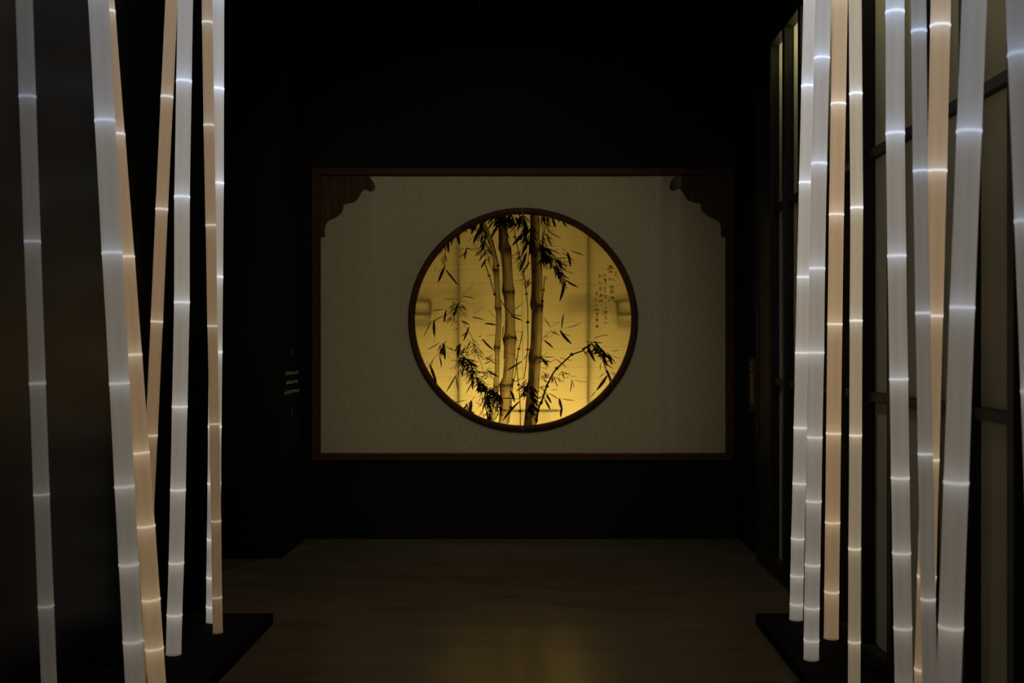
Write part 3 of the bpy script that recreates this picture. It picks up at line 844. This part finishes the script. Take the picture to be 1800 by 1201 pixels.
chars('small running script character in the long column',
      [(600, 435, 530, 460, 15), (525, 490, 605, 480, 15), (570, 450, 570, 530, 15), (540, 535, 600, 525, 13), (525, 640, 630, 615, 22), (540, 610, 545, 660, 14), (585, 595, 585, 815, 24), (555, 655, 620, 650, 12),
       (525, 930, 625, 885, 15), (560, 890, 570, 990, 15), (540, 965, 610, 950, 11), (590, 890, 530, 1010, 9), (510, 1060, 545, 1050, 13), (560, 1000, 600, 1085, 17), (600, 1030, 560, 1070, 11)],
      [(505, 100, 515, 140, 12), (510, 75, 575, 70, 15), (575, 75, 530, 140, 11), (535, 125, 590, 120, 13), (585, 120, 580, 175, 13), (520, 165, 585, 175, 17), (540, 150, 560, 150, 11), (525, 245, 530, 260, 13),
       (540, 285, 545, 300, 13), (490, 290, 500, 300, 11), (520, 320, 530, 330, 11), (545, 355, 565, 380, 15), (525, 455, 565, 455, 11), (545, 455, 540, 500, 15), (520, 510, 560, 505, 15),
       (470, 600, 530, 590, 15), (510, 595, 500, 690, 17), (470, 710, 505, 690, 15), (550, 580, 555, 690, 13), (580, 570, 580, 690, 15), (540, 620, 600, 610, 11), (540, 650, 600, 645, 11), (535, 695, 595, 690, 13),
       (540, 770, 550, 785, 15), (505, 810, 510, 825, 13), (510, 795, 590, 785, 13), (550, 800, 520, 840, 13), (530, 850, 580, 840, 13), (560, 850, 550, 880, 13), (575, 860, 590, 850, 15),
       (510, 960, 540, 940, 13), (525, 950, 530, 990, 15), (490, 1010, 525, 985, 15), (575, 935, 560, 980, 13), (560, 980, 590, 1015, 13)])
chars('small running script character in the middle column',
      [(395, 455, 350, 490, 15), (345, 520, 415, 500, 15), (380, 470, 380, 560, 15), (345, 570, 375, 545, 23), (430, 490, 440, 520, 12), (470, 480, 430, 555, 15), (450, 520, 485, 550, 15), (385, 630, 390, 655, 15),
       (330, 710, 400, 690, 13), (360, 730, 375, 795, 19), (350, 760, 400, 740, 11), (420, 730, 470, 720, 15), (440, 740, 430, 790, 13), (430, 790, 475, 780, 13), (420, 845, 430, 860, 17), (350, 920, 470, 900, 13),
       (385, 920, 345, 1020, 13), (420, 920, 420, 1010, 15), (400, 960, 460, 950, 11), (440, 970, 475, 1030, 13), (400, 1010, 430, 1030, 11)],
      [(360, 45, 415, 30, 23), (385, 35, 375, 110, 19), (330, 125, 420, 95, 25), (410, 60, 470, 85, 19), (465, 85, 430, 110, 17), (350, 230, 345, 300, 15), (375, 210, 380, 300, 15), (335, 275, 395, 250, 13),
       (410, 215, 440, 290, 17), (400, 260, 450, 240, 13), (420, 310, 475, 295, 15), (400, 375, 410, 395, 15), (380, 405, 375, 435, 13), (420, 425, 440, 445, 15)])
chars('small running script character above the red seals',
      [(255, 1060, 275, 1085, 27), (250, 1110, 305, 1110, 15), (270, 1090, 265, 1180, 17), (185, 1170, 215, 1165, 19)],
      [(240, 10, 270, 85, 17), (200, 150, 210, 240, 15), (180, 250, 250, 220, 15), (255, 200, 260, 235, 11), (285, 195, 300, 215, 15), (215, 305, 240, 290, 11), (255, 285, 260, 310, 11), (285, 290, 290, 305, 11),
       (265, 375, 185, 440, 17), (245, 405, 315, 445, 15), (205, 530, 250, 510, 13), (250, 510, 215, 560, 11), (190, 575, 240, 560, 13), (240, 560, 215, 610, 13), (285, 490, 290, 600, 15), (265, 550, 335, 540, 11),
       (300, 560, 340, 585, 13), (205, 690, 325, 670, 13), (265, 640, 265, 740, 13), (230, 655, 300, 650, 11), (230, 720, 310, 715, 13), (250, 745, 300, 740, 11), (215, 805, 290, 775, 15)])
def seal(x0, y0, x1, y1, mat, label):
    I = Ink()
    w_, h_ = x1 - x0, y1 - y0
    I.quadstrip([(x0 + w_ / 2, y0), (x0 + w_ / 2, y1)], [w_, w_])
    for f in (.25, .5, .75):
        I.quadstrip([(x0 + w_ * .12, y0 + h_ * f), (x0 + w_ * (.55 if f == .5 else .85), y0 + h_ * f)], [h_ * .1] * 2)
    I.quadstrip([(x0 + w_ * .55, y0 + h_ * .15), (x0 + w_ * .55, y0 + h_ * .85)], [w_ * .12] * 2)
    I.build('seal', mat, label)
seal(1035 + 225 / 18.48, 515 + 840 / 18.48, 1035 + 310 / 18.48, 515 + 920 / 18.48, M['seal_red'], 'upper small red seal below the signature')
seal(1035 + 225 / 18.48, 515 + 1040 / 18.48, 1035 + 312 / 18.48, 515 + 1130 / 18.48, M['seal_red'], 'lower small red seal below the signature')
seal(1035 + 925 / 20.02, 460 + 345 / 20.02, 1035 + 975 / 20.02, 460 + 520 / 20.02, M['seal_faint'], 'faint tall seal beside the first large character')
seal(700 + 808 / SQ, 550 + 970 / SQ, 700 + 833 / SQ, 550 + 1000 / SQ, M['seal_faint'], 'small faint red seal near the bottom rim')

# glass panes, meeting at a vertical joint
gx = P(918.3, 0, DB).x
for x0, x1 in ((fi0.x - 0.004, gx - 0.0008), (gx + 0.0008, fi1.x + 0.004)):
    dbox('glass_pane', (x0, x1, DB - 0.016, DB - 0.012, fi0.z - 0.004, fi1.z + 0.004), M['glass'])

dbox('glass_joint', (gx - 0.0010, gx + 0.0010, DB - 0.0165, DB - 0.0115, fi0.z, fi1.z), M['panel'])

# ------------------------------------------------------------------ lettering on the left return wall
def wall_text_line(px0, px1, py0, h, nch, seed):
    r = random.Random(seed)
    d0 = -XL_RET * F / (CX - px0); d1 = -XL_RET * F / (CX - px1)
    zc = EYE - (py0 - CY) / F * d0
    t = empty('wall_lettering', (XL_RET, d0, zc))
    pitch_ = (d1 - d0) / nch
    for k in range(nch):
        bm = bmesh.new()
        for s in range(6):
            if r.random() < .55:
                a0 = r.uniform(-.5, .1) ; ln = r.uniform(.4, .9)
                zz = r.uniform(-.5, .5)
                bm_box(bm, 0.0003, 0.0015, (a0 + .5) * pitch_ * .85, min((a0 + .5 + ln), .95) * pitch_ * .9, zz * h - .0018, zz * h + .0018)
            else:
                yy = r.uniform(.08, .82)
                z0 = r.uniform(-.5, 0)
                bm_box(bm, 0.0003, 0.0015, yy * pitch_, yy * pitch_ + .0035, z0 * h, (z0 + r.uniform(.4, .6)) * h)
        o = link('letter', mesh_of('letter', bm), M['wall_text'], t)
        o.location = (0, k * pitch_, 0)
    return t
for i, (a0, a1, yy, h, n_, lab) in enumerate(((501.2, 524.4, 656.9, .024, 17, 'top line of small pale lettering on the black wall left of the display'),
                                              (503.0, 523.8, 673.4, .024, 15, 'middle line of small pale lettering on the black wall left of the display'),
                                              (499.6, 526.2, 691.2, .026, 20, 'bottom line of small pale lettering on the black wall left of the display'))):
    tag(wall_text_line(a0, a1, yy, h, n_, 40 + i), lab, 'lettering', 'lettering on the left return wall')
for (y0, y1, lab, bend) in ((615, 626, 'small brown bracket mark above the pale wall lettering', 1), (720, 730.5, 'small brown bracket mark below the pale wall lettering', -1)):
    d = -XL_RET * F / (CX - 513.4)
    z0, z1 = EYE - (y1 - CY) / F * d, EYE - (y0 - CY) / F * d
    bm = bmesh.new()
    bm_box(bm, XL_RET + .0003, XL_RET + .0015, d - .012, d + .008, z0, z1)
    bm_box(bm, XL_RET + .0003, XL_RET + .0015, d - .004, d + .026, (z1 - .004) if bend > 0 else z0, z1 if bend > 0 else z0 + .004)
    tag(link('wall_mark', mesh_of('wall_mark', bm), M['wall_mark']), lab, 'mark', 'bracket marks on the left return wall')

# sign on the right return wall
d0, d1 = XR_RET * F / (1328.2 - CX), XR_RET * F / (1320.6 - CX)
dm = (d0 + d1) / 2
zs = lambda py: EYE - (py - CY) / F * dm
sg = empty('wall_sign', (XR_RET, d0, zs(722)))
tag(sg, 'narrow red brown sign with pale print on the wall right of the display', 'sign')
so = tuple(sg.location)
box('board', (XR_RET - 0.012, XR_RET - 0.0005, d0, d1, zs(722), zs(630.5)), M['sign_red'], sg, 0.001, so)
xt0, xt1 = XR_RET - 0.0135, XR_RET - 0.0118
def rows(y0, y1, n_, name, h_, inset):
    r = random.Random(5)
    for k in range(n_):
        zc = zs(y0 + (y1 - y0) * (k + .5) / n_)
        bm = bmesh.new()
        y = d0 + inset
        end = d1 - inset - (.05 if k == n_ - 1 else 0)
        while y < end:
            ln = r.uniform(.006, .016)
            bm_box(bm, xt0 - so[0], xt1 - so[0], y - so[1], min(y + ln, end) - so[1], zc - h_ / 2 - so[2], zc + h_ / 2 - so[2])
            y += ln + .003
        link(name, mesh_of(name, bm), M['sign_text'], sg)
rows(656, 684, 8, 'print_line', .0065, .02)
rows(686, 707, 11, 'print_line', .0048, .016)
bm = bmesh.new()
for (ya, yb, za, zb) in ((.08, .16, 638, 640), (.03, .06, 640, 642), (.115, .16, 641.5, 643), (.12, .135, 646, 651), (.145, .158, 646, 651), (.09, .11, 648, 650)):
    bm_box(bm, xt0 - so[0], xt1 - so[0], ya, yb, zs(zb) - so[2], zs(za) - so[2])
link('print_title', mesh_of('print_title', bm), M['sign_text'], sg)

# ------------------------------------------------------------------ glowing bamboo tubes
def unit_tube(name, r, n_=28, caps=False, rings=None):
    bm = bmesh.new()
    rings = rings or [(0, r), (1, r)]
    rws = []
    for z, rr in rings:
        rws.append([bm.verts.new((rr * math.cos(2 * math.pi * i / n_), rr * math.sin(2 * math.pi * i / n_), z)) for i in range(n_)])
    for k in range(len(rws) - 1):
        for i in range(n_):
            j = (i + 1) % n_
            bm.faces.new((rws[k][i], rws[k][j], rws[k + 1][j], rws[k + 1][i]))
    if caps:
        bm.faces.new(list(reversed(rws[0])))
        bm.faces.new(rws[-1])
    me = bpy.data.meshes.new(name)
    bm.to_mesh(me); bm.free()
    for p in me.polygons:
        p.use_smooth = len(p.vertices) == 4
    return me

SEG, NODE = {}, {}
for k in ('white', 'cream', 'tan'):
    me = unit_tube('segment_' + k, 1.0, rings=[(0, 1.015), (.02, 1.0), (.5, .992), (.98, 1.0), (1, 1.015)])
    me.materials.append(M['shell_' + k]); SEG[k] = me
    me = unit_tube('node_' + k, 1.0, rings=[(-.5, 1.012), (-.3, 1.045), (0, 1.055), (.3, 1.045), (.5, 1.012)])
    me.materials.append(M['shell_' + k]); NODE[k] = me
CORE = unit_tube('light_core', .16, 5, False, rings=[(.015, .16), (.985, .16)])
CORE.materials.append(M['core'])
DISC = unit_tube('node_light', .88, 10, True, rings=[(-.34, .9), (.34, .9)])
DISC.materials.append(M['disc'])
DISC.materials.append(M['disc_face'])
for p in DISC.polygons:
    p.material_index = 1 if len(p.vertices) > 4 else 0

def lerp(a_, b_, t):
    return tuple(a_[i] + (b_[i] - a_[i]) * t for i in range(3))

COOL, WARM = (0.93, 0.98, 1.12), (1.09, 0.975, 0.83)
TOPZ = CEIL - 0.003
def bamboo(label, kind, depth, nodes, bottom=None, bright=(1.0, 0.6), nodeb=1.0):
    """nodes: (x, y, width) in px of each visible knot from top to bottom; bottom: (x, y, width) of a visible foot"""
    d = depth if bottom is None else (EYE - PLH) * F / (bottom[1] - CY)
    pts = [(P(x, y, d), w * d / F / 2) for x, y, w in nodes]
    # continue up to the ceiling
    (p0, r0), (p1, r1) = pts[0], pts[1]
    step = (p0 - p1)
    up = []
    cur = p0
    while True:
        nx = cur + step
        if nx.z > TOPZ - 0.12:
            t = (TOPZ - cur.z) / step.z
            up.append((cur + step * t, r0)); break
        up.append((nx, r0)); cur = nx
    n_up = len(up)
    pts = list(reversed(up)) + pts
    # continue down to the plinth
    zb = PLH + 0.003
    if bottom is not None:
        b_ = P(bottom[0], bottom[1], d); b_.z = zb
        pts.append((b_, bottom[2] * d / F / 2))
    else:
        (pa, ra), (pb, rb) = pts[-2], pts[-1]
        step = (pb - pa) * 0.85
        cur = pb
        while True:
            nx = cur + step
            if nx.z < zb + 0.07:
                t = (zb - cur.z) / step.z
                pts.append((cur + step * t, rb)); break
            pts.append((nx, rb)); cur = nx; step = step * 0.85
    base = pts[-1][0].copy()
    root = empty('bamboo_light', base)
    tag(root, label, 'light tube', 'glowing bamboo tubes')
    zt = P(0, 0, d).z
    n_ = len(pts)
    for i in range(n_ - 1):
        (pa, ra), (pb, rb) = pts[i], pts[i + 1]          # pa above pb
        v = pa - pb
        r = (ra + rb) / 2
        rot = v.to_track_quat('Z', 'Y').to_matrix().to_4x4()
        vn = v.normalized()
        cut0 = .0045 if i < n_ - 2 else .001
        cut1 = .0045 if i > 0 else 0
        mtx = Matrix.Translation(pb - base + vn * cut0) @ rot @ Matrix.Diagonal((r, r, v.length - cut0 - cut1, 1))
        s = link('segment', SEG[kind], None, root); s.matrix_local = mtx
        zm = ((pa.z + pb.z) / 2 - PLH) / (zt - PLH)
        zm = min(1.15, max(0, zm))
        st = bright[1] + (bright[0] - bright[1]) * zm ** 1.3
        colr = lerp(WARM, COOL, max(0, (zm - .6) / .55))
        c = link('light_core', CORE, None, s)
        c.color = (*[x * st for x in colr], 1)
        # node at the lower end of the segment (foot ring for the last)
        last = i == n_ - 2
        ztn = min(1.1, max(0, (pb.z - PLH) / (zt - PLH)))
        h = 0.010
        if last:
            m2 = Matrix.Translation(pb - base + Vector((0, 0, .005))) @ rot @ Matrix.Diagonal((rb * .985, rb * .985, h, 1))
        else:
            m2 = Matrix.Translation(pb - base) @ rot @ Matrix.Diagonal((rb * 1.0, rb * 1.0, h, 1))
        nd = link('foot_ring' if last else 'node', NODE['cream' if kind == 'tan' else kind], None, root); nd.matrix_local = m2
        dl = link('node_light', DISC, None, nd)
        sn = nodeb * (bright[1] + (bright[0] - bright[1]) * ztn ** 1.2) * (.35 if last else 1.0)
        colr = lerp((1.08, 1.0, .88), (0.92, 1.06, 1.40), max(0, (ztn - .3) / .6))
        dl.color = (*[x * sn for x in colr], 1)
    return root

bamboo('dim grey glowing bamboo tube, leftmost in the hall', 'white', 4.0,
       [(48.3, 170.5, 28), (57, 425, 27), (66, 674, 27), (73, 869, 26), (80.8, 1065, 26)], None, (.34, .20), .9)
bamboo('wide white glowing bamboo tube leaning in front of the slanting tan one', 'white', 4.35,
       [(184.4, 213, 34), (197, 445, 34), (210, 674, 33.5), (219, 855, 33.5), (226.4, 992, 33.4), (233.4, 1127, 33)], None, (.82, .38), 1.0)
bamboo('tan glowing bamboo tube slanting close behind the wide white leaning one', 'tan', 4.68,
       [(188.5, 21, 27), (205, 237, 28), (221.5, 452, 29), (234.3, 624, 29.5), (247, 796, 30), (256.5, 925, 31), (265.5, 1054, 31), (271.5, 1140, 31)], None, (1.05, .62), 1.0)
bamboo('thin tan glowing bamboo tube leaning the opposite way behind its neighbours at left', 'tan', 4.82,
       [(293.6, 170.5, 21), (284.3, 368, 21), (275.6, 565.5, 20.5), (266.3, 765.5, 20.5), (257.6, 945, 20.5), (249.6, 1124, 20.5)], None, (1.12, .38), .9)
bamboo('upright white glowing bamboo tube with visible foot on the left plinth', 'white', None,
       [(323.4, 143, 26), (320, 346.4, 26.3), (319.8, 531.6, 26.3), (316, 714.8, 26), (312.9, 861, 26), (310, 989.3, 25.8), (306.8, 1081, 26)], (305, 1151.6, 26.4), (1.32, .54), 1.0)
bamboo('narrow tan glowing bamboo tube at the right end of the left group', 'tan', None,
       [(364.6, 40, 18.3), (367.2, 220.5, 18.3), (370.6, 396.4, 18), (373.5, 573.2, 17), (377, 745.4, 17), (380, 916, 17), (381.6, 1050, 17)], (383, 1114, 17), (1.05, .38), .85)
bamboo('bright white glowing bamboo tube standing behind the narrow tan one at left', 'white', None,
       [(382, 156.6, 23), (381.6, 322.5, 23), (380.2, 487, 23), (379, 619, 23), (377.6, 750, 23), (376.7, 850, 23), (375.6, 948, 23), (374.6, 1014.7, 23), (374.2, 1066, 23)], (374, 1095, 23), (1.55, .62), 1.1)
# right group
bamboo('white glowing bamboo tube nearest the display in the right group', 'white', None,
       [(1420, 151.6, 22.3), (1416, 321.5, 22.5), (1412.5, 487.6, 22.7), (1409.5, 620.5, 22.8), (1406.8, 752, 22.8), (1405, 850, 23), (1402.3, 946.9, 23), (1401, 1012.3, 23), (1400, 1062, 23)], (1399.3, 1091, 23), (1.95, .54), 0.95)
bamboo('pale grey glowing bamboo tube with kinked joints second from the display at right', 'white', None,
       [(1444.6, 102.6, 27), (1440, 288, 26.6), (1436.4, 472.3, 27), (1435, 620, 26.6), (1432, 769, 26.5), (1430.2, 881, 26.7), (1428.3, 993, 26.5), (1427, 1068.7, 26.4), (1426.3, 1125.4, 26.4)], (1426, 1161, 26.4), (1.55, .50), 0.95)
bamboo('tan glowing bamboo tube with visible foot in the right group', 'tan', None,
       [(1473.8, 183, 25.6), (1470.3, 377.4, 25.4), (1467.6, 570, 25.4), (1465.3, 762, 25.4), (1463.6, 918.5, 25.4), (1462, 1040.3, 25.4)], (1461.2, 1123.8, 25.4), (1.8, .68), 0.95)
bamboo('cream glowing bamboo tube just right of the tan one with visible foot', 'cream', 4.76,
       [(1504.4, 165, 22), (1506, 365.4, 21.5), (1504.7, 564, 21.5), (1504, 765.4, 21.3), (1502.3, 964.6, 21.3), (1501.8, 1128, 21.3)], None, (1.85, .54), 0.95)
bamboo('broad white glowing bamboo tube standing before a dark post at right', 'white', 4.3,
       [(1573.2, 21.7, 32), (1573.7, 234.8, 32), (1576.4, 450, 31.6), (1579.9, 666.5, 31.3), (1582.5, 840, 31), (1584.7, 972, 31), (1587, 1103.7, 31)], None, (1.18, .36), 1.1)
bamboo('dull grey glowing bamboo tube crossing in front of a tan one at right', 'white', 3.8,
       [(1615.2, 55, 26), (1618, 300.8, 25), (1622.3, 550.6, 25), (1626.5, 798, 25), (1631.4, 1053, 25.4)], None, (.74, .32), 1.15)
bamboo('wide tan glowing bamboo tube partly hidden by the dull grey one at right', 'tan', 4.0,
       [(1652.8, 45.6, 34), (1647.3, 300.8, 33), (1641, 555.5, 32), (1634.5, 808, 31.5), (1629, 1013.6, 32), (1624, 1177, 32)], None, (1.35, .52), 1.0)
bamboo('widest whole glowing bamboo tube, grey white, before the frosted panels', 'white', 3.4,
       [(1703.6, 231.5, 42), (1691.4, 541, 41.5), (1680.7, 848.4, 42), (1671.4, 1102, 41.7)], None, (.82, .36), 1.1)
bamboo('grey glowing bamboo tube cut off by the right edge of the view', 'white', 3.2,
       [(1796, 95, 46), (1807.7, 388, 46), (1819, 688, 46), (1828, 950, 46)], None, (.62, .32), 1.0)

# ------------------------------------------------------------------ unseen ceiling lamps added to wash the display wall and brighten the floor
def spotlight(loc, target, power, angle, label, blend=.5, size=.06, col=(1.0, .93, .80)):
    t = empty('added_spotlight', loc)
    tag(t, label, 'spotlight', 'added unseen ceiling spotlights')
    v = (Vector(target) - Vector(loc)).normalized()
    rot = v.to_track_quat('-Z', 'Y').to_matrix().to_4x4()
    can = unit_tube('can', 1.0, 24, False, rings=[(-.02, .048), (.16, .048), (.17, .04), (.17, .004)])
    o = link('can', can, M['pipe'], t); o.matrix_local = rot
    arm = unit_tube('arm', 1.0, 12, True, rings=[(.0, .012), (CEIL - loc[2] - .001, .012)])
    link('arm', arm, M['pipe'], t).location = (0, 0, 0)
    ld = bpy.data.lights.new('spot_beam', 'SPOT')
    ld.energy = power; ld.spot_size = math.radians(angle); ld.spot_blend = blend; ld.shadow_soft_size = size; ld.color = col
    lo_ = bpy.data.objects.new('spot_beam', ld); COL.objects.link(lo_); lo_.parent = t
    lo_.matrix_local = Matrix.Translation(v * .03) @ rot
spotlight((-0.75, 3.2, 4.12), (-0.62, DB, 1.70), SPOT_POWER, 42, 'added unseen ceiling spotlight washing the display wall from the left half of the aisle', 0.6)
spotlight((0.55, 3.2, 4.12), (0.30, DB, 1.70), SPOT_POWER * .36, 42, 'added unseen ceiling spotlight washing the display wall from the right half of the aisle', 0.6)
spotlight((-0.12, 6.2, 4.2), (-0.12, 6.2001, 0.0), 62.0, 105, 'added unseen ceiling downlight brightening the floor in the middle of the aisle', 0.9)  # out of view, added to give the floor an even dim light
